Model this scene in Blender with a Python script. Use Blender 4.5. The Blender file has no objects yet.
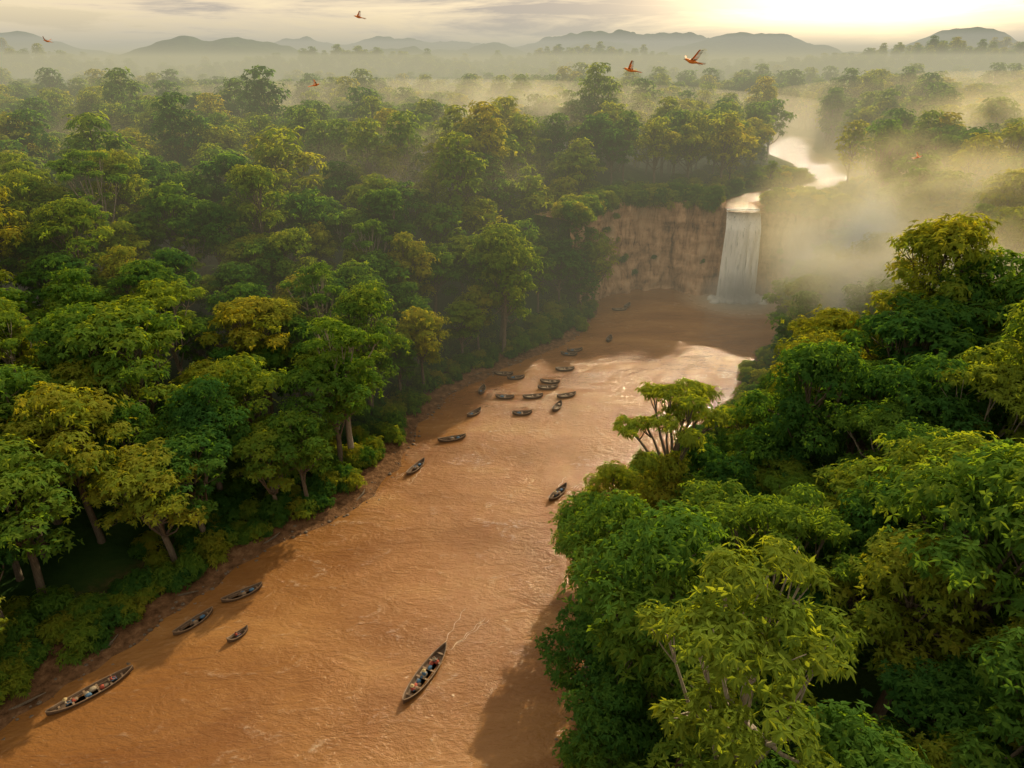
import bpy, math, random
import numpy as np
from mathutils import Vector
random.seed(7)
RS=np.random.RandomState
scene=bpy.context.scene
COL=scene.collection
scene.view_settings.view_transform='Standard'
scene.view_settings.look='None'
scene.view_settings.exposure=0
scene.view_settings.gamma=1
SUN_AZ=math.radians(25); SUN_EL=math.radians(31)

# ------------------------------------------------------------ helpers
def mesh_np(name, verts, quads, mats=(), midx=None, tint=None, smooth=None):
    me=bpy.data.meshes.new(name)
    verts=np.asarray(verts,np.float32); quads=np.asarray(quads,np.int32)
    nf=len(quads)
    me.vertices.add(len(verts)); me.vertices.foreach_set('co',verts.ravel())
    me.loops.add(nf*4); me.loops.foreach_set('vertex_index',quads.ravel())
    me.polygons.add(nf); me.polygons.foreach_set('loop_start',np.arange(0,nf*4,4,dtype=np.int32))
    for m in mats: me.materials.append(m)
    if midx is not None: me.polygons.foreach_set('material_index',np.asarray(midx,np.int32))
    if smooth is not None: me.polygons.foreach_set('use_smooth',np.asarray(smooth,bool))
    if tint is not None:
        a=me.attributes.new('tint','FLOAT','FACE'); a.data.foreach_set('value',np.asarray(tint,np.float32))
    me.update(calc_edges=True)
    return me
def obj(name, me, loc=(0,0,0), rot=(0,0,0), scl=(1,1,1), parent=None, col=None):
    o=bpy.data.objects.new(name,me); (col or COL).objects.link(o)
    o.location=loc; o.rotation_euler=rot; o.scale=scl
    if parent: o.parent=parent
    return o
_tab=RS(3).rand(256,256)
def vnoise(x,y):
    xi=np.floor(x).astype(int); yi=np.floor(y).astype(int)
    fx=x-xi; fy=y-yi; fx=fx*fx*(3-2*fx); fy=fy*fy*(3-2*fy)
    g=lambda a,b:_tab[a%256,b%256]
    return (g(xi,yi)*(1-fx)+g(xi+1,yi)*fx)*(1-fy)+(g(xi,yi+1)*(1-fx)+g(xi+1,yi+1)*fx)*fy
def fbm(x,y,o=4):
    s=0;a=.5
    for i in range(o):
        s=s+a*vnoise(x*2**i+17*i,y*2**i+5*i); a*=.5
    return s
def sst(a,b,x):
    t=np.clip((x-a)/(b-a),0,1); return t*t*(3-2*t)
def inpoly(px,py,poly):
    px=np.asarray(px,float);py=np.asarray(py,float)
    r=np.zeros(px.shape,bool);n=len(poly);j=n-1
    for i in range(n):
        xi,yi=poly[i];xj,yj=poly[j]
        if yi!=yj:
            c=((yi>py)!=(yj>py))&(px<(xj-xi)*(py-yi)/(yj-yi)+xi); r^=c
        j=i
    return r
def distpoly(px,py,pts,closed=True):
    d=np.full(np.shape(px),1e9);n=len(pts)
    for i in range(n if closed else n-1):
        ax,ay=pts[i];bx,by=pts[(i+1)%n]
        vx,vy=bx-ax,by-ay;L=vx*vx+vy*vy+1e-9
        t=np.clip(((px-ax)*vx+(py-ay)*vy)/L,0,1)
        d=np.minimum(d,np.hypot(px-ax-t*vx,py-ay-t*vy))
    return d
def smooth_line(pts,it=2,closed=False):
    p=[tuple(q) for q in pts]
    for _ in range(it):
        q=[]
        n=len(p)
        if not closed: q.append(p[0])
        for i in range(n if closed else n-1):
            a=p[i];b=p[(i+1)%n]
            q.append((a[0]*.75+b[0]*.25,a[1]*.75+b[1]*.25)); q.append((a[0]*.25+b[0]*.75,a[1]*.25+b[1]*.75))
        if not closed: q.append(p[-1])
        p=q
    return p

# ------------------------------------------------------------ site plan (metres)
POOL=[(-10,-90),(-5,10),(3,38),(6,50),(10,60),(9,68),(14,77),(19,86),(28,99),(33,108),(44,119),(50,136),(61,148),(66,158),(72,168),(75,178),
      (68,185),(62,186.5),(56,187.5),(47,191),(37,192),(27,187),(24,180),(22,166),(14,148),(5,141),(-6.6,128.3),(-13.5,118),(-15.1,110.9),(-16.6,101),(-20,92),
      (-22,84),(-27,78.5),(-33.7,73.6),(-36.6,67),(-40.4,63.5),(-43.5,55.5),(-48,50.5),(-50.4,45.9),(-58,30),(-75,0),(-80,-90)]
POOLS=smooth_line(POOL,2,True)
def jit(p):
    a=float((fbm(np.array(p[0]/5.+50),np.array(p[1]/5.+50),3)-.44)*4); 
    return (p[0]+a,p[1]+a*.4) if p[1]<165 else p
POOLS=[jit(p) for p in POOLS]
UP=smooth_line([(62,182),(64,195),(76,207),(97,219),(112,236),(117,268),(121,316),(136,350),(146,375),(132,397),(95,408),(60,430)],2)
UPZ=24.0
OPEN=[(71,179),(60,147.5),(50,128),(26,98),(14.5,85.5),(8.5,75),(3,69),(2.2,58),(4.5,49.9),(4,42.4),(-10,30),(-58,30),(-52,46),
      (-46,54.5),(-39.5,64.5),(-34,73.6),(-25,81.8),(-19,93.9),(-16.5,110.9),(-8,128.3),(10,145.5),(23,167),(26,186),(40,192),(62,187)]
def rwidth(y): return 6.0+ 4.5*sst(200,300,y)
MOUNDS=[(32,236,8,42,24),(-110,150,6,50,45),(-70,100,3,30,30),(-40,215,3,50,30),(115,120,4,40,50),(190,330,8,60,50),(-230,330,8,120,60)]
HILLS=[(-663,1800,102,330,170),(-1250,1650,88,330,200),(-330,2000,76,200,160),(-120,2500,92,260,200),(300,2700,100,300,200),(800,2500,112,380,200),(1350,2300,112,420,220),(1900,2300,90,400,220),
       (-900,1150,42,300,90),(-250,1250,34,260,90),(150,1450,44,280,100),(700,1200,46,300,90),(1100,1500,64,300,120),(400,850,6,250,80),(-1800,2500,115,700,220),(500,3100,140,900,200),(-600,3200,130,900,200)]
def height(x,y):
    x=np.asarray(x,float);y=np.asarray(y,float)
    ins=inpoly(x,y,POOLS); d=distpoly(x,y,POOLS)
    n1=fbm(x/60+3,y/60+8,4)-.5
    cl=sst(8,24,x)*(1-sst(88,105,x))*sst(160,182,y)     # cliff zone
    back=sst(150,210,y)
    T=14+8*back+ n1*18
    T=np.where(x>0,T+2,T)
    for mx,my,h,sx,sy in MOUNDS: T=T+h*np.exp(-((x-mx)/sx)**2-((y-my)/sy)**2)
    vis=np.exp(-((x-95)/55)**2-((y-225)/70)**2)
    T=T*(1-vis)+24.6*vis
    T=T*(1-cl)+np.maximum(T,24.8)*cl
    w=62-30*sst(120,165,y)
    flat=1.5+4*fbm(x/9,y/9,2)
    ramp=sst(0,1,(d-flat)/w)*.95+.05*np.clip((d-flat)/8,0,1)
    rampc=sst(4,8,d)
    h=T*(ramp*(1-cl)+rampc*cl)
    h=np.where(ins,-.15-np.minimum(2.2,.2*d),h+.03+np.minimum(d*.12,.55))
    far=sst(380,800,y)
    hh=0
    for mx,my,H,sx,sy in HILLS: hh=np.maximum(hh,H*np.exp(-((x-mx)/sx)**2-((y-my)/sy)**2))
    h=h*(1-far)+far*(13+n1*14)+hh*(.55+.95*fbm(x/170,y/170,5))+far*6*(fbm(x/40,y/40,3)-.5)
    du=distpoly(x,y,UP,False); rw=rwidth(y)
    ok=(~ins)&(d>4.5)&(y>184.5)
    k=(1-sst(rw,rw+14,du))
    bank=UPZ+.15+np.clip(du-rw,0,10)*.12
    h=np.where(ok&(k>0),h*(1-k)+k*bank,h)
    h=np.where((du<rw)&ok,UPZ-1.2,h)
    return h

# ------------------------------------------------------------ materials
def newmat(name):
    m=bpy.data.materials.new(name); m.use_nodes=True
    nt=m.node_tree; nt.nodes.clear()
    out=nt.nodes.new('ShaderNodeOutputMaterial')
    return m,nt,out
def N(nt,t,**kw):
    n=nt.nodes.new(t)
    for k,v in kw.items():
        if k in n.inputs: n.inputs[k].default_value=v
        else: setattr(n,k,v)
    return n
def ramp(nt,fac,stops):
    r=nt.nodes.new('ShaderNodeValToRGB')
    while len(r.color_ramp.elements)<len(stops): r.color_ramp.elements.new(.5)
    for e,(p,c) in zip(r.color_ramp.elements,stops): e.position=p; e.color=(*c,1) if len(c)==3 else c
    nt.links.new(fac,r.inputs[0]); return r
def noise(nt,vec,scale,detail=4,rough=.55,dist=0):
    n=N(nt,'ShaderNodeTexNoise',Scale=scale,Detail=detail,Roughness=rough,Distortion=dist)
    if vec is not None: nt.links.new(vec,n.inputs['Vector'])
    return n
def mathn(nt,op,a,b=None,clamp=False):
    n=nt.nodes.new('ShaderNodeMath'); n.operation=op; n.use_clamp=clamp
    for i,v in enumerate((a,b)):
        if v is None: continue
        if isinstance(v,(int,float)): n.inputs[i].default_value=v
        else: nt.links.new(v,n.inputs[i])
    return n.outputs[0]

def leafmat(name,cols,bright=1.0):
    m,nt,out=newmat(name); L=nt.links
    oi=nt.nodes.new('ShaderNodeObjectInfo')
    at=N(nt,'ShaderNodeAttribute',attribute_name='tint')
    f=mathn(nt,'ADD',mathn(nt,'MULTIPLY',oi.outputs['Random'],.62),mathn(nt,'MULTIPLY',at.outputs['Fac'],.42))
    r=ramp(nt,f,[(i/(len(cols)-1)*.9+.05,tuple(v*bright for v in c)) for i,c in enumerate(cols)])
    p=N(nt,'ShaderNodeBsdfDiffuse')
    L.new(r.outputs[0],p.inputs['Color'])
    t=nt.nodes.new('ShaderNodeBsdfTranslucent')
    mx=N(nt,'ShaderNodeMix',data_type='RGBA',blend_type='MULTIPLY'); mx.inputs[0].default_value=1
    L.new(r.outputs[0],mx.inputs[6]); mx.inputs[7].default_value=(3.2,2.4,.6,1)
    L.new(mx.outputs[2],t.inputs[0])
    ms=N(nt,'ShaderNodeMixShader'); ms.inputs[0].default_value=.48
    L.new(p.outputs[0],ms.inputs[1]);L.new(t.outputs[0],ms.inputs[2]);L.new(ms.outputs[0],out.inputs[0])
    return m
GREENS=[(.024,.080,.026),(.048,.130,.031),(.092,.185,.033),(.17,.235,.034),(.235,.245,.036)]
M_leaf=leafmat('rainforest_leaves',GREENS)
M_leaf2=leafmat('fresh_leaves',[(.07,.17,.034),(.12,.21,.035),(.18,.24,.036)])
def simple(name,c1,c2,scale,rough=.8,bump=.3,stretch=(1,1,1)):
    m,nt,out=newmat(name);L=nt.links
    tc=nt.nodes.new('ShaderNodeTexCoord'); mp=nt.nodes.new('ShaderNodeMapping'); mp.inputs['Scale'].default_value=stretch
    L.new(tc.outputs['Object'],mp.inputs[0])
    n=noise(nt,mp.outputs[0],scale,6)
    r=ramp(nt,n.outputs['Fac'],[(.3,c1),(.7,c2)])
    p=N(nt,'ShaderNodeBsdfPrincipled',Roughness=rough); L.new(r.outputs[0],p.inputs['Base Color'])
    b=N(nt,'ShaderNodeBump',Strength=bump,Distance=.1); L.new(n.outputs['Fac'],b.inputs['Height']); L.new(b.outputs[0],p.inputs['Normal'])
    L.new(p.outputs[0],out.inputs[0]); return m
M_bark=simple('bark',(.08,.06,.045),(.2,.16,.12),3,.9,.5,(4,4,.6))
M_barkp=simple('pale_bark',(.2,.16,.12),(.38,.33,.27),3,.9,.5,(4,4,.6))
M_wood=simple('weathered_boat_wood',(.05,.028,.016),(.16,.10,.06),4,.7,.3,(1,6,6))
M_woodl=simple('pale_boat_wood',(.16,.10,.06),(.32,.22,.14),5,.7,.3,(1,6,6))
M_clothr=simple('red_cloth',(.3,.05,.03),(.42,.09,.05),6); M_clothw=simple('pale_sacking',(.22,.17,.11),(.4,.33,.24),6)
M_clothb=simple('blue_tarpaulin',(.04,.1,.2),(.08,.18,.3),6); M_skin=simple('skin',(.2,.1,.06),(.26,.14,.08),3); M_straw=simple('straw',(.38,.28,.13),(.5,.38,.2),9)

M_ground,nt,out=newmat('forest_floor'); L=nt.links
geo=nt.nodes.new('ShaderNodeNewGeometry'); sep=nt.nodes.new('ShaderNodeSeparateXYZ'); L.new(geo.outputs['Position'],sep.inputs[0])
n1=noise(nt,geo.outputs['Position'],.06,8,.65); n2=noise(nt,geo.outputs['Position'],.9,6,.7)
g=ramp(nt,n1.outputs['Fac'],[(.3,(.018,.045,.018)),(.5,(.035,.075,.022)),(.7,(.06,.10,.028))])
mud=ramp(nt,n2.outputs['Fac'],[(.3,(.06,.033,.018)),(.55,(.18,.10,.055)),(.75,(.31,.19,.11))])
zz=mathn(nt,'ADD',sep.outputs['Z'],mathn(nt,'MULTIPLY',n2.outputs['Fac'],-1.0))
fz=N(nt,'ShaderNodeMapRange'); fz.inputs[1].default_value=0.35; fz.inputs[2].default_value=1.4; L.new(zz,fz.inputs[0])
mx=N(nt,'ShaderNodeMix',data_type='RGBA'); L.new(fz.outputs[0],mx.inputs[0]); L.new(mud.outputs[0],mx.inputs[6]); L.new(g.outputs[0],mx.inputs[7])
p=N(nt,'ShaderNodeBsdfDiffuse'); L.new(mx.outputs[2],p.inputs['Color'])
b=N(nt,'ShaderNodeBump',Strength=.8,Distance=.6); L.new(n2.outputs['Fac'],b.inputs['Height']); L.new(b.outputs[0],p.inputs['Normal']); L.new(p.outputs[0],out.inputs[0])

# water
M_water,nt,out=newmat('muddy_river_water'); L=nt.links
geo=nt.nodes.new('ShaderNodeNewGeometry')
mp=nt.nodes.new('ShaderNodeMapping'); mp.inputs['Rotation'].default_value=(0,0,math.radians(-55)); mp.inputs['Scale'].default_value=(1,2.0,1)
L.new(geo.outputs['Position'],mp.inputs[0])
a=noise(nt,mp.outputs[0],.045,5,.6,.6); bq=noise(nt,mp.outputs[0],1.1,6,.65,.2); c=noise(nt,mp.outputs[0],.16,5,.6,1.2)
r=ramp(nt,a.outputs['Fac'],[(.3,(.20,.083,.024)),(.5,(.27,.125,.039)),(.72,(.37,.19,.066))])
sub=N(nt,'ShaderNodeVectorMath',operation='DISTANCE'); L.new(geo.outputs['Position'],sub.inputs[0]); sub.inputs[1].default_value=(62,181,0)
fm=N(nt,'ShaderNodeMapRange'); fm.inputs[1].default_value=17; fm.inputs[2].default_value=4; L.new(sub.outputs['Value'],fm.inputs[0])
fo=mathn(nt,'MULTIPLY',fm.outputs[0],mathn(nt,'ADD',noise(nt,geo.outputs['Position'],.7,6,.7).outputs['Fac'],.35),True)
st=ramp(nt,c.outputs['Fac'],[(.58,(0,0,0)),(.72,(1,1,1))])
st2=mathn(nt,'MULTIPLY',st.outputs[0],ramp(nt,bq.outputs['Fac'],[(.47,(0,0,0)),(.68,(.4,.4,.4))]).outputs[0])
fo2=mathn(nt,'MAXIMUM',fo,st2)
mx=N(nt,'ShaderNodeMix',data_type='RGBA'); L.new(fo2,mx.inputs[0]); L.new(r.outputs[0],mx.inputs[6]); mx.inputs[7].default_value=(.72,.62,.48,1)
p=N(nt,'ShaderNodeBsdfPrincipled',Roughness=.16,IOR=1.42); L.new(mx.outputs[2],p.inputs['Base Color'])
rr=mathn(nt,'ADD',.10,mathn(nt,'MULTIPLY',fo2,.6)); L.new(rr,p.inputs['Roughness'])
hb=mathn(nt,'ADD',mathn(nt,'MULTIPLY',bq.outputs['Fac'],.75),mathn(nt,'MULTIPLY',c.outputs['Fac'],1.3))
b=N(nt,'ShaderNodeBump',Strength=.7,Distance=.40); L.new(hb,b.inputs['Height']); L.new(b.outputs[0],p.inputs['Normal']); L.new(p.outputs[0],out.inputs[0])

# cliff rock
M_rock,nt,out=newmat('cliff_rock'); L=nt.links
geo=nt.nodes.new('ShaderNodeNewGeometry')
mp=nt.nodes.new('ShaderNodeMapping'); mp.inputs['Scale'].default_value=(1,1,.25); L.new(geo.outputs['Position'],mp.inputs[0])
mp2=nt.nodes.new('ShaderNodeMapping'); mp2.inputs['Scale'].default_value=(.25,.25,1.4); L.new(geo.outputs['Position'],mp2.inputs[0])
a=noise(nt,mp.outputs[0],.35,8,.7,.4); c=noise(nt,mp2.outputs[0],.5,6,.6)
f=mathn(nt,'ADD',mathn(nt,'MULTIPLY',a.outputs['Fac'],.75),mathn(nt,'MULTIPLY',c.outputs['Fac'],.25))
r=ramp(nt,f,[(.36,(.10,.055,.035)),(.45,(.36,.21,.125)),(.55,(.55,.36,.23)),(.68,(.62,.47,.33))])  # darkest stop paints crevice shade into the rock colour
p=N(nt,'ShaderNodeBsdfDiffuse'); L.new(r.outputs[0],p.inputs['Color'])
b=N(nt,'ShaderNodeBump',Strength=.9,Distance=.8); L.new(f,b.inputs['Height']); L.new(b.outputs[0],p.inputs['Normal']); L.new(p.outputs[0],out.inputs[0])

# falling water
M_fall,nt,out=newmat('falling_water'); L=nt.links
tc=nt.nodes.new('ShaderNodeTexCoord')
mp=nt.nodes.new('ShaderNodeMapping'); mp.inputs['Scale'].default_value=(1.6,1.6,.10); L.new(tc.outputs['Object'],mp.inputs[0])
a=noise(nt,mp.outputs[0],1.2,6,.7,.3)
r=ramp(nt,a.outputs['Fac'],[(.32,(.5,.53,.53)),(.46,(.93,.94,.93)),(.7,(.98,.98,.97))])
al=ramp(nt,a.outputs['Fac'],[(.27,(.35,.35,.35)),(.37,(1,1,1))])
p=N(nt,'ShaderNodeBsdfDiffuse'); L.new(r.outputs[0],p.inputs['Color'])
tr=nt.nodes.new('ShaderNodeBsdfTranslucent'); tr.inputs[0].default_value=(.95,.95,.93,1)
m1=N(nt,'ShaderNodeMixShader');m1.inputs[0].default_value=.05;L.new(p.outputs[0],m1.inputs[1]);L.new(tr.outputs[0],m1.inputs[2])
tp_=nt.nodes.new('ShaderNodeBsdfTransparent');m2=N(nt,'ShaderNodeMixShader');L.new(al.outputs[0],m2.inputs[0]);L.new(tp_.outputs[0],m2.inputs[1]);L.new(m1.outputs[0],m2.inputs[2])
L.new(m2.outputs[0],out.inputs[0])

# ------------------------------------------------------------ terrain
def graded(lo,hi,c,a,n):
    u=np.linspace(math.asinh((lo-c)/a),math.asinh((hi-c)/a),n); return c+a*np.sinh(u)
xs=graded(-2900,2900,30,160,460); ys=graded(-90,3900,130,170,480)
X,Y=np.meshgrid(xs,ys); Z=height(X,Y)
V=np.stack([X,Y,Z],-1).reshape(-1,3); nx,ny=len(xs),len(ys)
i=np.arange((ny-1)*(nx-1)); r_=i//(nx-1); c_=i%(nx-1); v0=r_*nx+c_
obj('terrain',mesh_np('terrain',V,np.stack([v0,v0+1,v0+nx+1,v0+nx],1),[M_ground],smooth=np.ones(len(v0),bool)))
obj('river_water',mesh_np('river_water',[(-130,-90,0),(110,-90,0),(110,196,0),(-130,196,0)],[(0,1,2,3)],[M_water]))
up=np.array(UP); tg=np.gradient(up,axis=0); tg/=np.linalg.norm(tg,axis=1)[:,None]; nr=np.stack([-tg[:,1],tg[:,0]],1)
w=np.array([5.0 if y<190 else rwidth(y)+1.5 for y in up[:,1]])[:,None]
Lp=up+nr*w;Rp=up-nr*w;n=len(up)
uz=np.full((n,1),UPZ-.35)
VV=np.concatenate([np.hstack([Lp,uz]),np.hstack([Rp,uz])]); k=np.arange(n-1)
obj('upper_river_water',mesh_np('upper_river_water',VV,np.stack([k+n,k+n+1,k+1,k],1),[M_water]))

# cliff
CL=smooth_line([(16,168),(21,178),(25,188),(36,193),(47,191.5),(55,188.3),(62,187),(69,186),(76,180),(83,174),(92,164),(102,156)],3)
cl=np.array(CL); seg=np.r_[0,np.cumsum(np.hypot(*np.diff(cl,axis=0).T))]
ss=np.linspace(0,seg[-1],260); cx=np.interp(ss,seg,cl[:,0]); cy=np.interp(ss,seg,cl[:,1])
tx=np.gradient(cx);ty=np.gradient(cy);ln=np.hypot(tx,ty); ox=ty/ln; oy=-tx/ln
nz=90; zt=np.linspace(0,1,nz)
S,ZT=np.meshgrid(np.arange(260),zt)
top=24.2+3.4*fbm(cx/6,cy*0+2,3)
notch=np.exp(-((cx-62)/5.2)**4)*(cy>180); top=top*(1-notch)+23.5*notch
zz=-1.5+(top[S]+1.5)*ZT
nf_=1-.75*notch[S]
rel=4.2*(fbm(ss[S]/7,zz/30+9,3)-.45)*2*nf_+2.2*(fbm(ss[S]/2.6,zz/9,3)-.5)*2*nf_+1.0*(fbm(ss[S]/1.0,zz/2.5,3)-.5)*2+.9*np.abs(((zz/4.2+fbm(ss[S]/9,zz*0,2))%1)-.5)
off=rel+2.6*(1-ZT)**1.5+.6
off=np.where(ZT>.96,off-(ZT-.96)/.04*10,off)
V=np.stack([cx[S]+ox[S]*off,cy[S]+oy[S]*off,zz],-1).reshape(-1,3)
i=np.arange((nz-1)*259); r_=i//259;c_=i%259;v0=r_*260+c_
obj('rock_cliff',mesh_np('rock_cliff',V,np.stack([v0,v0+1,v0+261,v0+260],1),[M_rock],smooth=np.ones(len(v0),bool)))

# waterfall
wf=bpy.data.objects.new('waterfall',None); COL.objects.link(wf); wf.location=(62,183.0,0)
def sheet(name,x0,x1,dy,seed,zb=0.0):
    nu,nv=46,60
    u=np.linspace(0,1,nu);v=np.linspace(0,1,nv);U,Vv=np.meshgrid(u,v)
    x=x0+(x1-x0)*U; spread=(x-0)*.22*Vv
    prof=2.6*np.minimum(1,Vv*3.4)**.8
    y=3.6-prof*1.15-1.9*Vv-dy+.55*(fbm(x*1.1+seed,Vv*2.5,3)-.5)*2*np.minimum(1,Vv*4)+.35*np.sin(x*1.3+seed)*np.minimum(1,Vv*3)
    z=UPZ-.25-np.maximum(0,Vv-.06)**1.15*(UPZ-.2+zb)*1.07
    P=np.stack([x+spread,y,np.maximum(z,-.1)],-1).reshape(-1,3)
    i=np.arange((nv-1)*(nu-1)); r_=i//(nu-1);c_=i%(nu-1);v0=r_*nu+c_
    obj(name,mesh_np(name,P,np.stack([v0,v0+1,v0+nu+1,v0+nu],1),[M_fall],smooth=np.ones(len(v0),bool)),parent=wf)
sheet('main_fall',-4.4,4.4,0.3,1); sheet('front_fall',-3.4,2.2,.85,5); sheet('front_fall_side',1.2,4.2,1.0,9)
rng=RS(4); fv=[];fq=[]
for kx in range(70):
    cxx=rng.uniform(-6.6,6.6);cyy=rng.uniform(-5.5,0);rr=rng.uniform(.5,1.6)
    nu,nv=10,6;b0=sum(len(q) for q in fv)
    th=np.linspace(0,2*np.pi,nu,endpoint=False);ph=np.linspace(0,np.pi/2*.98,nv);T_,P_=np.meshgrid(th,ph)
    rad=rr*(1+.25*rng.randn(nv,nu)*.6)
    fv.append(np.stack([cxx+rad*np.cos(T_)*np.cos(P_),cyy+rad*np.sin(T_)*np.cos(P_),rad*.75*np.sin(P_)-.05],-1).reshape(-1,3))
    for a1 in range(nv-1):
        for b1 in range(nu): fq.append((b0+a1*nu+b1,b0+a1*nu+(b1+1)%nu,b0+(a1+1)*nu+(b1+1)%nu,b0+(a1+1)*nu+b1))
M_foam=simple('white_foam',(.75,.74,.72),(.92,.92,.9),2,.6,.8)
obj('plunge_foam',mesh_np('plunge_foam',np.concatenate(fv),fq,[M_foam],smooth=np.ones(len(fq),bool)),parent=wf)

# ------------------------------------------------------------ trees
def tube(pts,rad,sides=7):
    pts=np.array(pts,float);n=len(pts)
    t=np.gradient(pts,axis=0);t/=np.linalg.norm(t,axis=1)[:,None]+1e-9
    ref=np.array([1,.13,0.07]);a=np.cross(t,ref);a/=np.linalg.norm(a,axis=1)[:,None]+1e-9;b=np.cross(t,a)
    th=np.linspace(0,2*np.pi,sides,endpoint=False)
    V=pts[:,None]+np.array(rad)[:,None,None]*(a[:,None]*np.cos(th)[None,:,None]+b[:,None]*np.sin(th)[None,:,None])
    q=[]
    for i in range(n-1):
        for j in range(sides):
            q.append((i*sides+j,i*sides+(j+1)%sides,(i+1)*sides+(j+1)%sides,(i+1)*sides+j))
    return V.reshape(-1,3),np.array(q)
def leaves(P,Nn,k,Lf,W,rng,droop=.3,lift=.2):
    n=len(P);P=np.repeat(P,k,0);Nn=np.repeat(Nn,k,0)
    r=rng.randn(n*k,3);T=np.cross(Nn,r);T/=np.linalg.norm(T,axis=1)[:,None]+1e-9
    d=T*.95+Nn*lift+np.array([0,0,-droop]);d+=rng.randn(n*k,3)*.15;d/=np.linalg.norm(d,axis=1)[:,None]
    s=np.cross(d,Nn);s/=np.linalg.norm(s,axis=1)[:,None]+1e-9
    l=(Lf*rng.uniform(.65,1.3,n*k))[:,None];w=W*rng.uniform(.7,1.3,n*k)[:,None]
    v0=P;v1=P+d*l*.45+s*w*.5;v2=P+d*l-np.array([0,0,.16])*l;v3=P+d*l*.45-s*w*.5
    V=np.stack([v0,v1,v2,v3],1).reshape(-1,3);q=np.arange(n*k*4).reshape(-1,4)
    return V,q
def make_tree(name,seed,H,R,nl,twigs,k,Lf,W,flat=.55,base=.5,lobe=(2.0,3.2),lean=(0,0),mat=M_leaf,sides=7,droop=.3,trunk=True,dome=.26,limbr=.16,bark=None):
    rng=RS(seed);Vs=[];Qs=[];M=[];Tt=[];o=0
    def add(V,q,m,t):
        nonlocal o
        Vs.append(V);Qs.append(q+o);M.append(np.full(len(q),m));Tt.append(np.broadcast_to(t,(len(q),)));o+=len(V)
    th_=H*base
    tp=[];
    for s in np.linspace(0,1,6):
        tp.append((lean[0]*s**1.5+.25*math.sin(s*5+seed),lean[1]*s**1.5+.25*math.cos(s*4+seed),-1.5+(th_+1.5)*s))
    tr=H*.017+.06
    if trunk:
        V,q=tube(tp,[tr*1.7,tr*1.1,tr,tr*.95,tr*.85,tr*.8],sides);add(V,q,1,.5)
    tipp=np.array(tp[-1])
    lob=[]
    for i in range(nl):
        a=i*2.39996+rng.uniform(-.4,.4); rr=math.sqrt((i+.3)/nl)
        r=R*rr*.82*rng.uniform(.7,1.18); lr=rng.uniform(*lobe)*(1.1-.25*rr)
        zc=H*(1-dome*rr**2)-lr*flat+rng.uniform(-.09,.06)*H
        lob.append((np.array([tipp[0]+r*math.cos(a),tipp[1]+r*math.sin(a),zc]),lr))
        if rr>.55 and rng.rand()<.75:
            r2=r*rng.uniform(.6,.95); lob.append((np.array([tipp[0]+r2*math.cos(a+.5),tipp[1]+r2*math.sin(a+.5),zc-H*rng.uniform(.12,.24)]),lr*.85))
    tot=sum(l[1]**2 for l in lob)
    for c,lr in lob:
        if trunk:
            st=np.array(tp[3+rng.randint(3)]) if rng.rand()<.6 else tipp
            mid=(st*.5+c*.5)+np.array([0,0,-.10*np.linalg.norm(c-st)])+rng.randn(3)*.3
            q25=st*.7+mid*.3+ (mid-st)*.1
            V,q=tube([st,q25,mid,(mid+c)/2+rng.randn(3)*.15,c+np.array([0,0,lr*flat*.3])],[limbr*1.2,limbr,limbr*.75,limbr*.5,limbr*.2],5);add(V,q,1,.5)
            for _ in range(3):
                e=c+rng.randn(3)*np.array([lr*.5,lr*.5,lr*.25]);V,q=tube([(mid+c)/2,(mid+c)/4+e/2+[0,0,-.15],e],[limbr*.4,limbr*.28,.02],4);add(V,q,1,.5)
        n=int(twigs*lr*lr/tot)
        d=rng.randn(n,3);d/=np.linalg.norm(d,axis=1)[:,None]
        d[:,2]=np.where((d[:,2]<-.25)&(rng.rand(n)<.8),-d[:,2],d[:,2])
        ph=rng.uniform(0,6.28,3)
        bump=1+.2*np.sin(d[:,0]*5+ph[0])*np.cos(d[:,1]*5+ph[1])+.14*np.sin(d[:,2]*8+ph[2])
        rad=lr*bump*np.where(rng.rand(n)<.25,rng.uniform(.45,.8,n),rng.uniform(.82,1.1,n))
        stray=rng.rand(n)<.10; rad=np.where(stray,rad*1.25,rad)
        P=c+d*rad[:,None]*np.array([1,1,flat])
        Nn=d*np.array([1,1,1/flat]);Nn=Nn/np.linalg.norm(Nn,axis=1)[:,None]+np.array([0,0,.45])+rng.randn(n,3)*.25
        Nn/=np.linalg.norm(Nn,axis=1)[:,None]
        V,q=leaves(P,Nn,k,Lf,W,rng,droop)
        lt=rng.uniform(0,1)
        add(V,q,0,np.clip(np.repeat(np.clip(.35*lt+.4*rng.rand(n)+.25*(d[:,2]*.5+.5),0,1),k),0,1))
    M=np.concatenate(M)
    return mesh_np(name,np.concatenate(Vs),np.concatenate(Qs),[mat,bark or M_bark],M,np.concatenate(Tt),smooth=(M==1))
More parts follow.
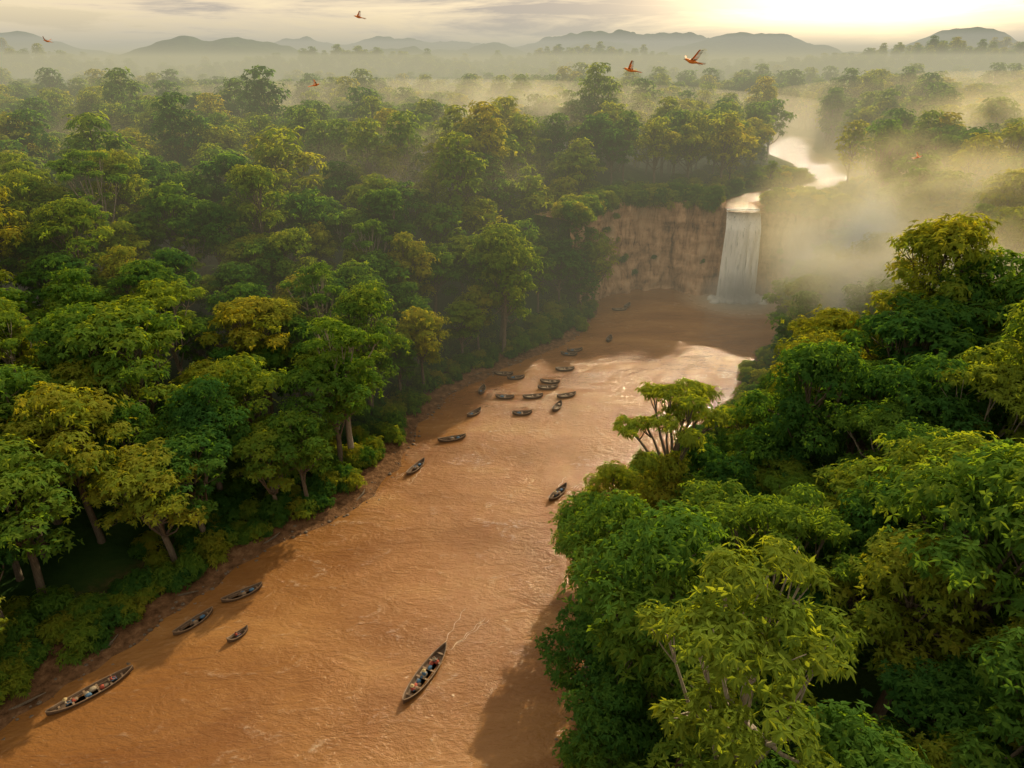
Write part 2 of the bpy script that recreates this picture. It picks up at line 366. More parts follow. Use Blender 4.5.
near=[make_tree('tree_a',11,21,7.2,17,2400,6,.62,.24),
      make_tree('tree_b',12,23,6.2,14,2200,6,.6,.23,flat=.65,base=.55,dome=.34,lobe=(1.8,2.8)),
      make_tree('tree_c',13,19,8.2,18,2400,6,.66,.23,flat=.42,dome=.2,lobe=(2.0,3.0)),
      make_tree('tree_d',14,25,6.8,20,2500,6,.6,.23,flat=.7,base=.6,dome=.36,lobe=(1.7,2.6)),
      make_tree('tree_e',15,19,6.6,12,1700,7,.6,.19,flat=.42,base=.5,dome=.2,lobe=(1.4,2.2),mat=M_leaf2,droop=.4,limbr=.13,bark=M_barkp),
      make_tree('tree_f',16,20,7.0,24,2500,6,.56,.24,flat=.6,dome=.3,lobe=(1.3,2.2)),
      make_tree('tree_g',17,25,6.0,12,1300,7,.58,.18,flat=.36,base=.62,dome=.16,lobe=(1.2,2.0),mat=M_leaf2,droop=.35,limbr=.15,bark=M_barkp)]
sparse=make_tree('tree_sparse',21,17,6.4,10,1300,7,.52,.17,flat=.34,base=.5,dome=.14,lobe=(1.3,2.0),mat=M_leaf2,droop=.35,lean=(1.5,.6),limbr=.2)
farm=[make_tree('far_a',31,21,7.4,15,620,5,1.1,.5,lobe=(2.2,3.3),sides=5),
      make_tree('far_b',32,23,6.6,14,600,5,1.05,.48,flat=.65,dome=.36,lobe=(2.0,3.0),sides=5),
      make_tree('far_c',33,19,8.2,17,650,5,1.1,.5,flat=.45,dome=.22,lobe=(2.1,3.2),sides=5)]
bushm=[make_tree('bush_a',41,2.6,2.0,6,330,6,.5,.19,lobe=(.9,1.4),trunk=False,flat=.8,dome=.5,base=.1),
       make_tree('bush_b',42,3.4,2.4,7,380,6,.6,.16,lobe=(.9,1.5),trunk=False,flat=.9,dome=.5,base=.1,droop=.5)]

def blocked(x,y,g,h,r):
    ln=math.hypot(x,y)+1e-6; px,py=-y/ln,x/ln
    P=[]
    for zf,rf in ((1.0,.35),(.86,.8),(.7,.95),(.5,.7)):
        z=g+h*zf
        for s in (-1,0,1):
            P.append((x+px*r*rf*s,y+py*r*rf*s,z))
    P=np.array(P);
    k=60/np.maximum(60-P[:,2],2)
    a=P[:,0]*k;b=P[:,1]*k
    if inpoly(a,b,OPEN).any(): return True
    if y<190:
        k=186/P[:,1]; X_=P[:,0]*k; Z_=60-(60-P[:,2])*k
        if ((X_>36)&(X_<74)&(Z_<25.5)&(Z_>0)).any(): return True
    k=(60-UPZ)/np.maximum(60-P[:,2],2); m=(P[:,2]>UPZ)&(k>1.0)
    if m.any():
        a=P[m,0]*k[m];b=P[m,1]*k[m]
        sel=(b>225)&(b<402)&(a>80)
        if (sel&(distpoly(a,b,UP,False)<rwidth(np.array(b))-.5)).any(): return True
    return False
rng=RS(99)
cand=[]
def region(y0,y1,sp,xmaxf,smin,smax,far):
    y=y0
    while y<y1:
        xm=xmaxf(y); x=-xm
        while x<xm:
            cand.append((x+rng.uniform(-.42,.42)*sp,y+rng.uniform(-.42,.42)*sp,rng.uniform(smin,smax)*(1.25 if rng.rand()<.16 else 1),far)); x+=sp
        y+=sp*.9
region(12,150,8.0,lambda y:30+y*.88,.66,1.08,0)
region(150,420,9.2,lambda y:35+y*.82,.62,1.05,1)
region(420,900,14,lambda y:50+y*.78,.85,1.2,2)
region(900,1600,22,lambda y:60+y*.78,1.0,1.4,2)
C=np.array(cand); g=height(C[:,0],C[:,1]); ins=inpoly(C[:,0],C[:,1],POOLS); dp=distpoly(C[:,0],C[:,1],POOLS); du=distpoly(C[:,0],C[:,1],UP,False)
farp=[];nearp=[]
for i in range(len(C)):
    x,y,s,f=C[i]
    if ins[i] or dp[i]<(4.5 if x<10 else 2.2): continue
    if du[i]<rwidth(y)+3: continue
    if 31<x<100 and y>160 and dp[i]<11: continue
    if f<2:
        ok=False
        for _ in range(7):
            if not blocked(x,y,g[i],21*s,6.6*s): ok=True;break
            s*=.8
        if not ok or s<.16: continue
    if f==0 and s>.45: nearp.append((x,y,g[i],s))
    else: farp.append((x,y,g[i],s,f))
cols=bpy.data.collections.new('tree_kinds');COL.children.link(cols)
colb=bpy.data.collections.new('shrub_kinds');COL.children.link(colb)
for (x,y,s) in [(8.0,46,.8),(10.5,56,.88),(8.6,64.5,.72),(13.5,74,.66),(8,37,.75),(20,83,.5)]:
    nearp.append((x,y,float(height(x,y)),s))
for (x,y,s) in [(19,168,.68),(21,175,.74),(23.5,182,.78),(27,188,.8),(32,194,.6)]:
    farp.append((x-2,y,max(0,float(height(x-2,y)))*.6,s,1))
for j,(x,y,z,s) in enumerate(nearp):
    k=rng.choice(7,p=[.19,.16,.16,.16,.12,.15,.06])
    sz=s*rng.uniform(.92,1.1)
    obj('rainforest_tree',near[k],(x,y,z-.3),(0,0,rng.uniform(0,6.28)),(s,s,sz))
obj('leaning_tree',sparse,(18.5,71.5,float(height(18.5,71.5))-.2),(0,.02,.4),(1.15,1.15,1.38))
obj('leaning_tree',sparse,(27,48,float(height(27,48))-.2),(0,.05,2.4),(.95,.95,1.25))
for k,m in enumerate(farm): obj('rainforest_tree',m,(-70+k*30,300,float(height(-70+k*30,300))),col=cols)
for k,m in enumerate(bushm): 
    px_=[(-54,53),(-34,80)][k]
    obj('shrub',m,(px_[0],px_[1],float(height(*px_))),col=colb)
def scatter(name,pts,coll,seed):
    pts=np.array(pts);n=len(pts)
    me=bpy.data.meshes.new(name);me.vertices.add(n);me.vertices.foreach_set('co',pts[:,:3].astype(np.float32).ravel())
    r=RS(seed)
    a=me.attributes.new('scl','FLOAT','POINT');a.data.foreach_set('value',pts[:,3].astype(np.float32))
    a=me.attributes.new('rz','FLOAT','POINT');a.data.foreach_set('value',r.uniform(0,6.28,n).astype(np.float32))
    a=me.attributes.new('idx','INT','POINT');a.data.foreach_set('value',r.randint(0,1000,n).astype(np.int32))
    o=obj(name,me)
    ng=bpy.data.node_groups.new(name+'_gn','GeometryNodeTree')
    ng.interface.new_socket('Geometry',in_out='INPUT',socket_type='NodeSocketGeometry')
    ng.interface.new_socket('Geometry',in_out='OUTPUT',socket_type='NodeSocketGeometry')
    gi=ng.nodes.new('NodeGroupInput');go=ng.nodes.new('NodeGroupOutput')
    ci=ng.nodes.new('GeometryNodeCollectionInfo');ci.inputs['Collection'].default_value=coll
    ci.inputs['Separate Children'].default_value=True;ci.inputs['Reset Children'].default_value=True
    ip=ng.nodes.new('GeometryNodeInstanceOnPoints');ip.inputs['Pick Instance'].default_value=True
    def na(nm,t):
        q=ng.nodes.new('GeometryNodeInputNamedAttribute');q.data_type=t;q.inputs['Name'].default_value=nm;return q.outputs['Attribute']
    cx=ng.nodes.new('ShaderNodeCombineXYZ')
    l=ng.links
    m2p=ng.nodes.new('GeometryNodeMeshToPoints')
    l.new(gi.outputs[0],m2p.inputs[0]);l.new(m2p.outputs[0],ip.inputs['Points'])
    l.new(ci.outputs[0],ip.inputs['Instance'])
    l.new(na('idx','INT'),ip.inputs['Instance Index']);l.new(na('rz','FLOAT'),cx.inputs[2]);l.new(cx.outputs[0],ip.inputs['Rotation']);l.new(na('scl','FLOAT'),ip.inputs['Scale'])
    l.new(ip.outputs[0],go.inputs[0])
    md=o.modifiers.new('scatter','NODES');md.node_group=ng
    return o
scatter('rainforest_canopy',[(x,y,z-.3,s) for x,y,z,s,f in farp],cols,5)
n=7000; bx=rng.uniform(-140,150,n);by=rng.uniform(15,240,n)
bz=height(bx,by);bi=inpoly(bx,by,POOLS);bd=distpoly(bx,by,POOLS);bu=distpoly(bx,by,UP,False)
keep=(~bi)&(bd>3.2)&(bu>rwidth(by)+1)&((bd<13)|((bu<30)&(bx>50)&(by>185)))
bp=[(x,y,z-.2,rng.uniform(.45,1.2)) for x,y,z in zip(bx[keep],by[keep],bz[keep])]
pl=np.array(POOLS)
for i in range(len(pl)):
    a=pl[i];b=pl[(i+1)%len(pl)];L_=np.hypot(*(b-a))
    if max(a[1],b[1])<25: continue
    left=(a[0]<22 and a[0]<a[1]*.12-1)
    for _ in range(int(L_*1.5)+1):
        t=rng.rand();lo=(2.6+3*float(fbm(np.array(a[0]/9.),np.array(a[1]/9.),2))) if left else 1.0
        q=a+(b-a)*t; nn=np.array([b[1]-a[1],-(b[0]-a[0])])/(L_+1e-9)*rng.uniform(lo,lo+5)
        q=q+nn
        if inpoly(q[0],q[1],POOLS) : q=q-2*nn
        if inpoly(q[0],q[1],POOLS) : continue
        if 22<q[0]<95 and q[1]>165: continue
        bp.append((q[0],q[1],float(height(q[0],q[1]))-.2,rng.uniform(.35,.95)))
for i in range(0,260,2):
    qx,qy=cx[i],cy[i]
    if abs(qx-62)<5.8: continue
    for _ in range(4):
        o_=rng.uniform(-5,1.6)
        bp.append((qx+ox[i]*o_+rng.uniform(-1,1),qy+oy[i]*o_,25.2+rng.uniform(-2.2,.4)*(1 if o_>0 else .2),rng.uniform(.5,1.3)))
    if rng.rand()<.25:
        o_=rng.uniform(1,3);bp.append((qx+ox[i]*o_,qy+oy[i]*o_,rng.uniform(3,22),rng.uniform(.35,.8)))
scatter('undergrowth',bp,colb,6)

# driftwood logs and stones on the mud shore
rng2=RS(17)
M_stone=simple('river_stone',(.08,.06,.045),(.22,.17,.13),2,.85,.5)
sv_=[];sq_=[];o_=0
for i in range(len(pl)):
    a=pl[i];b=pl[(i+1)%len(pl)]
    if a[1]<35 or a[1]>170: continue
    L_=np.hypot(*(b-a))
    for _ in range(int(L_*1.6)+1):
        q=a+(b-a)*rng2.rand()+rng2.uniform(-1.6,1.6,2); sz=rng2.uniform(.06,.26)
        th=np.linspace(0,2*np.pi,8,endpoint=False);ph=np.linspace(-1.4,1.4,6);T_,P_=np.meshgrid(th,ph);rd=sz*(1+rng2.uniform(-.25,.25,T_.shape))
        V=np.stack([q[0]+rd*1.2*np.cos(T_)*np.cos(P_),q[1]+rd*np.sin(T_)*np.cos(P_),max(float(height(q[0],q[1])),-.1)+rd*.6*np.sin(P_)],-1).reshape(-1,3)
        sq_+=[(o_+a1*8+b1,o_+a1*8+(b1+1)%8,o_+(a1+1)*8+(b1+1)%8,o_+(a1+1)*8+b1) for a1 in range(5) for b1 in range(8)];o_+=len(V);sv_.append(V)
obj('river_stones',mesh_np('river_stones',np.concatenate(sv_),sq_,[M_stone],smooth=np.ones(len(sq_),bool)))
for (x,y,a,l) in [(-50.5,49,.6,5),(-45.8,56.5,1.2,4),(-41,65,.2,4.5),(-33.5,75.5,.9,4),(-23,86,1.3,3.5),(-8,130,.5,4),(-52,44,1.9,4)]:
    pts=[(x+math.cos(a)*t*l+.15*math.sin(t*7),y+math.sin(a)*t*l,.25+.2*math.sin(t*4)+.25*t) for t in np.linspace(-.5,.5,7)]
    V,q=tube(pts,[.2,.19,.17,.15,.13,.1,.05],7);V2,q2=tube([pts[3],(pts[4][0]+.5,pts[4][1]-.2,.7),(pts[4][0]+.9,pts[4][1]-.6,1.2)],[.08,.05,.02],5)
    obj('driftwood_log',mesh_np('log',np.concatenate([V,V2]),np.concatenate([q,q2+len(V)]),[M_bark],smooth=np.ones(len(q)+len(q2),bool)))

# ------------------------------------------------------------ boats
def box(c,s,rz=0):
    V=np.array([(x,y,z) for x in(-.5,.5) for y in(-.5,.5) for z in(-.5,.5)])*np.array(s)
    ca,sa=math.cos(rz),math.sin(rz);V=np.stack([V[:,0]*ca-V[:,1]*sa,V[:,0]*sa+V[:,1]*ca,V[:,2]],1)+np.array(c)
    return V,np.array([(0,1,3,2),(4,6,7,5),(0,4,5,1),(2,3,7,6),(0,2,6,4),(1,5,7,3)])
def ell(c,s,rng=None,nu=12,nv=8,pw=.7):
    th=np.linspace(0,2*np.pi,nu,endpoint=False);ph=np.linspace(-np.pi/2*.97,np.pi/2*.97,nv);T_,P_=np.meshgrid(th,ph)
    sq=lambda v:np.sign(v)*np.abs(v)**pw
    r=1+(rng.uniform(-.08,.08,T_.shape) if rng is not None else 0)
    V=np.stack([sq(np.cos(T_))*np.cos(P_)*r*s[0]+c[0],sq(np.sin(T_))*np.cos(P_)*r*s[1]+c[1],np.sin(P_)*s[2]+c[2]],-1).reshape(-1,3)
    q=[(a*nu+b,a*nu+(b+1)%nu,(a+1)*nu+(b+1)%nu,(a+1)*nu+b) for a in range(nv-1) for b in range(nu)]
    return V,np.array(q)
def ball(nu=28,nv=16):
    V=[(0,0,-1)];
    for j in range(1,nv):
        p=-math.pi/2+math.pi*j/nv
        V+=[(math.cos(p)*math.cos(2*math.pi*i/nu),math.cos(p)*math.sin(2*math.pi*i/nu),math.sin(p)) for i in range(nu)]
    V.append((0,0,1));F=[]
    for i in range(nu): F.append((0,1+(i+1)%nu,1+i)); F.append((len(V)-1,1+(nv-2)*nu+i,1+(nv-2)*nu+(i+1)%nu))
    for j in range(nv-2):
        for i in range(nu): F.append((1+j*nu+i,1+j*nu+(i+1)%nu,1+(j+1)*nu+(i+1)%nu,1+(j+1)*nu+i))
    return V,F
def canoe(L_,W_,seed,cargo):
    rng=RS(seed);parts=[]
    n=33;s=np.linspace(-1,1,n)
    hw=W_/2*(1-np.abs(s)**2.3)**.8+.02; sheer=.34+.42*np.abs(s)**3.2; keel=-.16+.34*np.abs(s)**4
    def sec(wd,kz,shz):
        out=[]
        for a in np.linspace(0,math.pi,9):
            cc=math.cos(a);out.append((wd*np.sign(cc)*abs(cc)**.75,shz+(kz-shz)*math.sin(a)**.7))
        return out
    V=[]
    for i in range(n):
        for (y,z) in sec(hw[i],keel[i],sheer[i]): V.append((s[i]*L_/2,y,z))
        for (y,z) in reversed(sec(max(hw[i]-.07,.004),min(keel[i]+.07,sheer[i]-.02),sheer[i])): V.append((s[i]*L_/2*.985,y,z+.0))
    q=[];m=18
    for i in range(n-1):
        for j in range(m): q.append((i*m+j,(i+1)*m+j,(i+1)*m+(j+1)%m,i*m+(j+1)%m))
    parts.append((np.array(V),np.array(q),0))
    for sd in(-1,1):
        v,qq=tube([(s[i]*L_/2,sd*(hw[i]+.01),sheer[i]+.02) for i in range(n)],[.05]*n,6);parts.append((v,qq,1))
    nb=max(3,int(L_/1.3))
    for i in range(nb):
        xx=(-.72+1.44*i/(nb-1))*L_/2
        h=np.interp(xx/(L_/2),s,hw);v,qq=box((xx,0,.22),(.2,2*h-.1,.05));parts.append((v,qq,1))
    v,qq=box((0,0,-.05),(L_*.6,W_*.45,.04));parts.append((v,qq,1))
    for i in range(cargo):
        xx=rng.uniform(-.55,.5)*L_/2;h=np.interp(xx/(L_/2),s,hw)
        v,qq=ell((xx,rng.uniform(-.35,.35)*h,.16+rng.uniform(0,.12)),(rng.uniform(.22,.42),rng.uniform(.18,.32),rng.uniform(.16,.28)),rng);parts.append((v,qq,[2,2,3,0,1,4][rng.randint(6)]))
    v,qq=tube([(-L_*.3,W_*.12,.42),(0,W_*.16,.40),(L_*.25,W_*.1,.44)],[.03,.025,.025],5);parts.append((v,qq,1))
    Vs=[];Qs=[];M=[];o=0
    for v,qq,mi in parts: Vs.append(v);Qs.append(qq+o);M+= [mi]*len(qq);o+=len(v)
    return mesh_np('canoe',np.concatenate(Vs),np.concatenate(Qs),[M_wood,M_woodl,M_clothw,M_clothr,M_clothb],M,smooth=[x!=1 for x in M])
C8=canoe(8.5,1.75,1,12);C8b=canoe(8.3,1.6,2,9);C5=canoe(5.0,1.3,3,4);C4=canoe(4.1,1.4,4,3);C4b=canoe(3.7,1.35,5,1);C2=canoe(2.6,.85,6,0)
boats=[(C8b,-44,50.8,45),(C5,-37.4,60.5,53),(C5,-33.4,65.3,36),(C2,-31.5,58.5,50),(C8,-9.3,53.1,64),(C5,7.0,87.0,55),(C5,-15.6,94.2,62),(C5,-10.5,103.6,18),
 (C4b,-7.1,113.2,50),(C4b,1.9,113.2,5),(C4,8.6,115.7,65),(C4b,-1.4,120,-5),(C4,4.1,120.2,10),(C4,10.7,120.6,20),(C4,7.2,124.3,5),(C4,7.8,127,-8),
 (C4b,-6.0,123,80),(C4b,.8,129,10),(C4,-1.8,131,-6),(C4,11.3,133.3,5),(C4b,14.3,143.8,15),(C4b,23,150.7,70),(C4,28.5,172,5),(C4b,31,175,60),(C4b,12.8,141.6,-10)]
for me,x,y,r in boats:
    obj('wooden_canoe',me,(x,y,.03),(0,0,math.radians(r)))
M_wake=simple('wake_foam',(.4,.24,.12),(.6,.43,.27),3,.4,.5)
def wake(x,y,ang,L_):
    a=math.radians(ang);Vs=[];Qs=[];o=0
    for sd,sp in((-1,.20),(1,.20),(1,.11)):
        n=26;t=np.linspace(0,1,n);d=L_*t
        off=sd*(.55+d*sp)+.12*np.sin(t*21+sd);w=.02+.035*np.abs(np.sin(t*13+sd*2))*(1-t)
        px=x-math.cos(a)*d+ -math.sin(a)*off;py=y-math.sin(a)*d+math.cos(a)*off
        V=np.concatenate([np.stack([px-math.sin(a)*w,py+math.cos(a)*w,np.full(n,.02)],1),np.stack([px,py,np.full(n,.05)],1),np.stack([px+math.sin(a)*w,py-math.cos(a)*w,np.full(n,.02)],1)])
        k=np.arange(n-1);Vs.append(V);Qs.append(np.concatenate([np.stack([k,k+1,k+n+1,k+n],1),np.stack([k+n,k+n+1,k+2*n+1,k+2*n],1)])+o);o+=len(V)
    obj('boat_wake',mesh_np('wake',np.concatenate(Vs),np.concatenate(Qs),[M_wake],smooth=np.ones(sum(map(len,Qs)),bool)))
wake(-7.4,57.0,58+180,6);wake(6.5,86,55+180,6);wake(-15,95,62,5)

# seated people
def person(x,y,z,rz,shirt,hat):
    vs=[(0,0,.12),(0,0,.32),(0.02,0,.52),(0.04,0,.62),(.06,0,.74),(.07,0,.82),
        (.03,.19,.55),(.14,.26,.34),(.36,.18,.30),(.03,-.19,.55),(.14,-.26,.34),(.36,-.18,.30),
        (.1,.11,.12),(.46,.14,.26),(.5,.13,-.02),(.1,-.11,.12),(.46,-.14,.26),(.5,-.13,-.02)]
    es=[(0,1),(1,2),(2,3),(3,4),(4,5),(2,6),(6,7),(7,8),(2,9),(9,10),(10,11),(0,12),(12,13),(13,14),(0,15),(15,16),(16,17)]
    rd=[.15,.14,.15,.06,.1,.1,.07,.05,.04,.07,.05,.04,.1,.07,.05,.1,.07,.05]
    me=bpy.data.meshes.new('person');me.from_pydata(vs,es,[])
    o=obj('person',me,(x,y,z),(0,0,math.radians(rz)))
    md=o.modifiers.new('s','SKIN')
    for i,v in enumerate(me.skin_vertices[0].data): v.radius=(rd[i],rd[i]);v.use_root=(i==0)
    o.modifiers.new('u','SUBSURF').levels=1
    dg=bpy.context.evaluated_depsgraph_get();m2=bpy.data.meshes.new_from_object(o.evaluated_get(dg))
    o.modifiers.clear();o.data=m2
    m2.materials.clear()
    for m in(shirt,M_skin,M_clothb,M_straw if hat else M_wood): m2.materials.append(m)
    for f in m2.polygons:
        c=f.center;f.use_smooth=True
        if c.z>.64: f.material_index=3 if (c.z>.82 or (c.x<.04 and c.z>.7)) else 1
        elif c.z<.27 : f.material_index=2
        elif abs(c.y)>.16 and c.x>.12: f.material_index=1
        else: f.material_index=0
    if hat:
        th=np.linspace(0,2*np.pi,14,endpoint=False);V=[];
        for rr,zz in((.24,.84),(.14,.90),(.09,.98),(.01,1.0)): V+= [(.07+rr*math.cos(t),rr*math.sin(t),zz) for t in th]
        q=[(a*14+b,a*14+(b+1)%14,(a+1)*14+(b+1)%14,(a+1)*14+b) for a in range(3) for b in range(14)]
        obj('straw_hat',mesh_np('straw_hat',V,q,[M_straw]),parent=o)
def inboat(bx,by,ang,s,shirt,hat,z=.2):
    a=math.radians(ang);person(bx+math.cos(a)*s,by+math.sin(a)*s,z,ang,shirt,hat)
inboat(-9.3,53.1,64,-2.6,M_clothr,True);inboat(-9.3,53.1,64,1.7,M_clothw,False);inboat(-9.3,53.1,64,-.4,M_clothb,True)
inboat(-44,50.8,45,-2.4,M_clothw,True);inboat(-44,50.8,45,1.9,M_clothr,False);inboat(-31.5,58.5,50,-.2,M_clothr,False,.15);inboat(7.0,87.0,55,-.9,M_clothw,True)

# ------------------------------------------------------------ birds
M_red=simple('orange_feathers',(.6,.12,.02),(.8,.28,.03),8,.6,.2);M_dark=simple('dark_feathers',(.05,.02,.02),(.15,.06,.03),8,.6,.2);M_beak=simple('beak',(.05,.04,.03),(.4,.35,.25),5)
def bird(x,y,z,rz,flap,span=1.05):
    root=bpy.data.objects.new('flying_bird',None);COL.objects.link(root);root.location=(x,y,z);root.rotation_euler=(math.radians(12),math.radians(-8),math.radians(rz))
    root.scale=(1.35,1.35,1.35)
    pts=[(-.62,0,-.02),(-.35,0,0),(-.2,0,0),(-.08,0,.0),(.06,0,.01),(.17,0,.03),(.24,0,.05),(.30,0,.05),(.34,0,.045)]
    V,q=tube(pts,[.012,.03,.055,.08,.085,.062,.055,.045,.008],10);obj('body',mesh_np('b',V,q,[M_red],smooth=[True]*len(q)),parent=root)
    V,q=tube([(.31,0,.06),(.37,0,.05),(.40,0,.01)],[.025,.02,.004],6);obj('beak',mesh_np('k',V,q,[M_beak]),parent=root)
    for sd in(-1,1):
        V=[];Q=[];M=[];nf=11
        for i in range(nf):
            t0=i/nf;sp=span/2*(t0*.85+.08);zt=math.sin(flap*t0)*.35*t0+.03
            fx=.10-.10*t0**2;lf=.26*(1-.25*t0);an=t0*.9
            ex=fx-lf*math.cos(an);ey=sp+lf*math.sin(an)*.9;b0=len(V)
            V+=[(fx,sd*sp*1,zt),(fx-.01,sd*(sp+.06),zt+.004),(ex+.01,sd*(ey+.045),zt+.01),(ex-.02,sd*(ey-.005),zt)]
            Q.append((b0,b0+1,b0+2,b0+3));M.append(1 if i>6 or i%3==2 else 0)
        b0=len(V)
        for i in range(7):
            t0=i/6;sp=.04+span/2*t0*.88;zt=math.sin(flap*t0)*.35*t0+.035
            V+=[(.13-.11*t0**2,sd*sp,zt),(.02-.08*t0**2,sd*sp,zt+.006)]
        for i in range(6): Q.append((b0+2*i,b0+2*i+2,b0+2*i+3,b0+2*i+1));M.append(0)
        obj('wing',mesh_np('w',V,Q,[M_red,M_dark],M),parent=root)
    V=[];Q=[]
    for i in range(5):
        a=(i-2)*.10;b0=len(V);V+=[(-.25,a*.2-.02,.0),(-.25,a*.2+.02,.0),(-.72+abs(a)*.5,a+.02,-.02),(-.72+abs(a)*.5,a-.02,-.02)];Q.append((b0,b0+1,b0+2,b0+3))
    obj('tail',mesh_np('t',V,Q,[M_red]),parent=root)
bird(10.5,44.2,59.9,200,1.2,1.1);bird(8.64,55,59.3,170,1.6,1.1);bird(-18,90.7,64.5,200,1.5,1.0);bird(-61.3,100.7,62.2,170,1.0,1.1);bird(53.6,94.1,48.4,10,1.3,.9);bird(-23,87.3,57.3,20,1.4,.8)

# ------------------------------------------------------------ haze and mist
def volglowhaze(name,dens,em):
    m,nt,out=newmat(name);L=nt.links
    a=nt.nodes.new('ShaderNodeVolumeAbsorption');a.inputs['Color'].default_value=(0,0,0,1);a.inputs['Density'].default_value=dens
    e=nt.nodes.new('ShaderNodeEmission');e.inputs[0].default_value=(*em,1);e.inputs[1].default_value=dens  # even self-glow stands in for sunlight scattered by the air
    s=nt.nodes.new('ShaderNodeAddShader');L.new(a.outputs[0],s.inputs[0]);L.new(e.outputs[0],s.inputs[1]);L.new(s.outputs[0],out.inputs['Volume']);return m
def volscat(name,dens,color,g,noise_s=None,lo=.45,hi=.7):
    m,nt,out=newmat(name);L=nt.links
    vs=nt.nodes.new('ShaderNodeVolumeScatter');vs.inputs['Color'].default_value=(*color,1);vs.inputs['Anisotropy'].default_value=g;vs.inputs['Density'].default_value=dens
    if noise_s:
        tc=nt.nodes.new('ShaderNodeTexCoord');ge=nt.nodes.new('ShaderNodeNewGeometry')
        n=noise(nt,ge.outputs['Position'],noise_s,3,.55,.4)
        mr=N(nt,'ShaderNodeMapRange');mr.inputs[1].default_value=lo;mr.inputs[2].default_value=hi;L.new(n.outputs['Fac'],mr.inputs[0])
        ln=N(nt,'ShaderNodeVectorMath',operation='LENGTH');L.new(tc.outputs['Object'],ln.inputs[0])
        fa=N(nt,'ShaderNodeMapRange');fa.interpolation_type='SMOOTHSTEP';fa.inputs[1].default_value=1.0;fa.inputs[2].default_value=.15;L.new(ln.outputs['Value'],fa.inputs[0])
        d=mathn(nt,'MULTIPLY',mathn(nt,'MULTIPLY',mr.outputs[0],fa.outputs[0]),dens);L.new(d,vs.inputs['Density'])
    L.new(vs.outputs[0],out.inputs['Volume'])
    return m
V,q=box((0,2000,30.5),(5600,3800,71));obj('emissive_haze',mesh_np('emissive_haze',V,q,[volglowhaze('emissive_haze',.0017,(.50,.46,.30))]))  # glowing volume, its aerial light is emitted, not scattered
V,q=box((0,2450,95),(5600,2900,57.9));obj('emissive_haze',mesh_np('upper_emissive_haze',V,q,[volglowhaze('upper_emissive_haze',.0008,(.50,.48,.40))]))
BV,BF=ball()
def puff(c,s,mat,rz=0):
    me=bpy.data.meshes.new('mist');me.from_pydata(BV,[],BF);me.materials.append(mat)
    for p_ in me.polygons: p_.use_smooth=True
    obj('mist',me,c,(0,0,rz),s)
puff((330,560,18),(380,420,26),volscat('golden_mist',.0022,(1,.84,.54),.6))
puff((230,330,26),(150,150,30),volscat('golden_mist_near',.0022,(1,.84,.54),.6))
puff((-40,350,28),(240,150,24),volscat('valley_mist',.0030,(1,.90,.66),.55))
GM=volscat('drifting_mist',.13,(1,.85,.50),.6,.045,.40,.64)
puff((86,142,26),(42,42,24),GM,.6)
puff((66,112,28),(28,28,15),GM,.3)
puff((150,205,32),(50,56,24),GM,.3)
TM=volscat('thin_mist',.065,(1,.90,.62),.55,.045,.42,.66)
puff((-28,190,30),(46,40,16),TM,.2)
puff((10,235,42),(60,34,16),TM,.2)
puff((-80,128,24),(40,30,15),TM,.2)
puff((-140,205,30),(60,50,18),TM,.2)
puff((61,176,3),(13,10,8),volscat('spray',.12,(1,.98,.95),.0,.2,.15,.5))

# ------------------------------------------------------------ world + sun + camera
w=bpy.data.worlds.new('World');scene.world=w;w.use_nodes=True;nt=w.node_tree;nt.nodes.clear();L=nt.links
out=nt.nodes.new('ShaderNodeOutputWorld')
sk=nt.nodes.new('ShaderNodeTexSky');sk.sky_type='NISHITA';sk.sun_disc=False;sk.sun_elevation=SUN_EL;sk.sun_rotation=SUN_AZ;sk.dust_density=3;sk.air_density=1.2
b1=nt.nodes.new('ShaderNodeBackground');b1.inputs[1].default_value=.12;L.new(sk.outputs[0],b1.inputs[0])
tc=nt.nodes.new('ShaderNodeTexCoord');mp=nt.nodes.new('ShaderNodeMapping');mp.inputs['Scale'].default_value=(1,1,9);L.new(tc.outputs['Generated'],mp.inputs[0])
n=noise(nt,mp.outputs[0],4.2,9,.62,.4)
cm=ramp(nt,n.outputs['Fac'],[(.34,(.55,.55,.55)),(.5,(.97,.97,.97))])
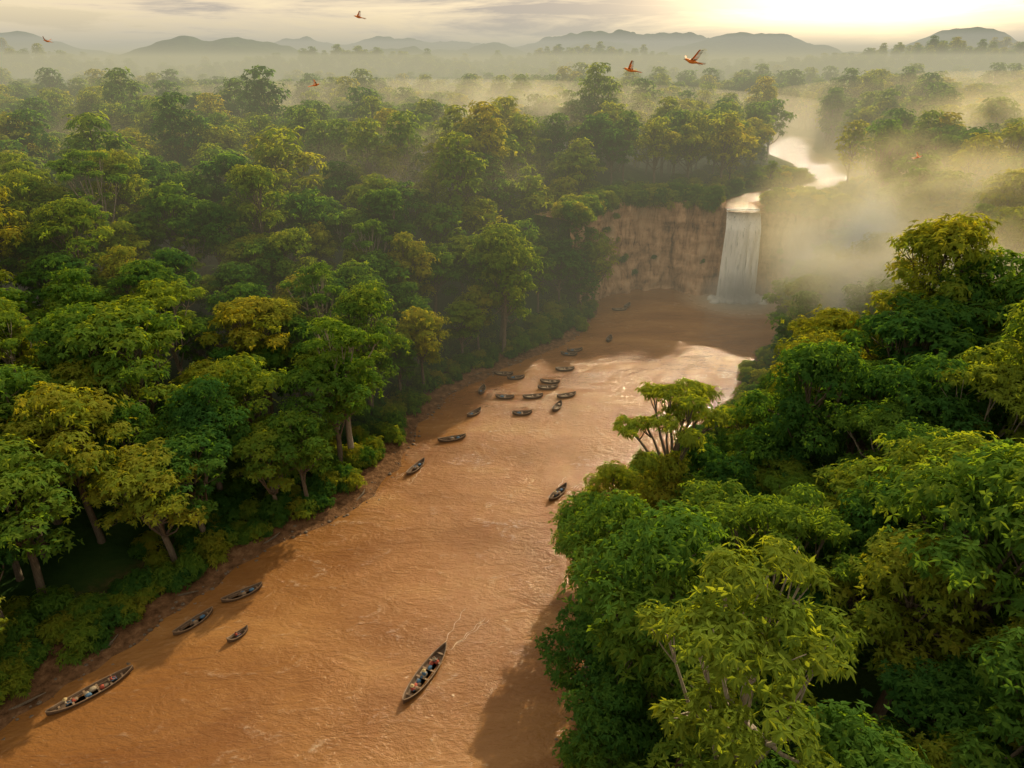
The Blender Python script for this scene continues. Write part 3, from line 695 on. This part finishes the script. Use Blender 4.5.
cc=ramp(nt,n.outputs['Fac'],[(.40,(1.0,.82,.54)),(.50,(.82,.68,.48)),(.60,(.50,.44,.37))])
b2=nt.nodes.new('ShaderNodeBackground');b2.inputs[1].default_value=1.05;L.new(cc.outputs[0],b2.inputs[0])
ms=nt.nodes.new('ShaderNodeMixShader');L.new(cm.outputs[0],ms.inputs[0]);L.new(b1.outputs[0],ms.inputs[1]);L.new(b2.outputs[0],ms.inputs[2])
nv=N(nt,'ShaderNodeVectorMath',operation='NORMALIZE');L.new(tc.outputs['Generated'],nv.inputs[0])
dt=N(nt,'ShaderNodeVectorMath',operation='DOT_PRODUCT');L.new(nv.outputs[0],dt.inputs[0]);e=math.radians(5);dt.inputs[1].default_value=(math.sin(.41)*math.cos(e),math.cos(.41)*math.cos(e),math.sin(e))
gl=mathn(nt,'POWER',mathn(nt,'MAXIMUM',dt.outputs['Value'],0.0),60.0)
gl2=mathn(nt,'MULTIPLY',gl,2.2)
b3=nt.nodes.new('ShaderNodeBackground');b3.inputs[0].default_value=(1,.72,.36,1);L.new(gl2,b3.inputs[1])
ad=nt.nodes.new('ShaderNodeAddShader');L.new(ms.outputs[0],ad.inputs[0]);L.new(b3.outputs[0],ad.inputs[1]);L.new(ad.outputs[0],out.inputs[0])
sd=bpy.data.lights.new('sun','SUN');sd.energy=5;sd.angle=math.radians(.6);sd.color=(1,.81,.50)
so=bpy.data.objects.new('sun',sd);COL.objects.link(so)
sv=Vector((math.sin(SUN_AZ)*math.cos(SUN_EL),math.cos(SUN_AZ)*math.cos(SUN_EL),math.sin(SUN_EL)));so.rotation_euler=sv.to_track_quat('Z','Y').to_euler();so.location=(100,200,200)
cd=bpy.data.cameras.new('camera');cd.lens=24.01;cd.sensor_width=36;cd.clip_end=9000;cd.clip_start=.5
co=bpy.data.objects.new('camera',cd);COL.objects.link(co);co.location=(0,0,60);co.rotation_euler=(math.radians(90-25.4),0,0);scene.camera=co
print('near',len(nearp),'far',len(farp),'bush',len(bp))
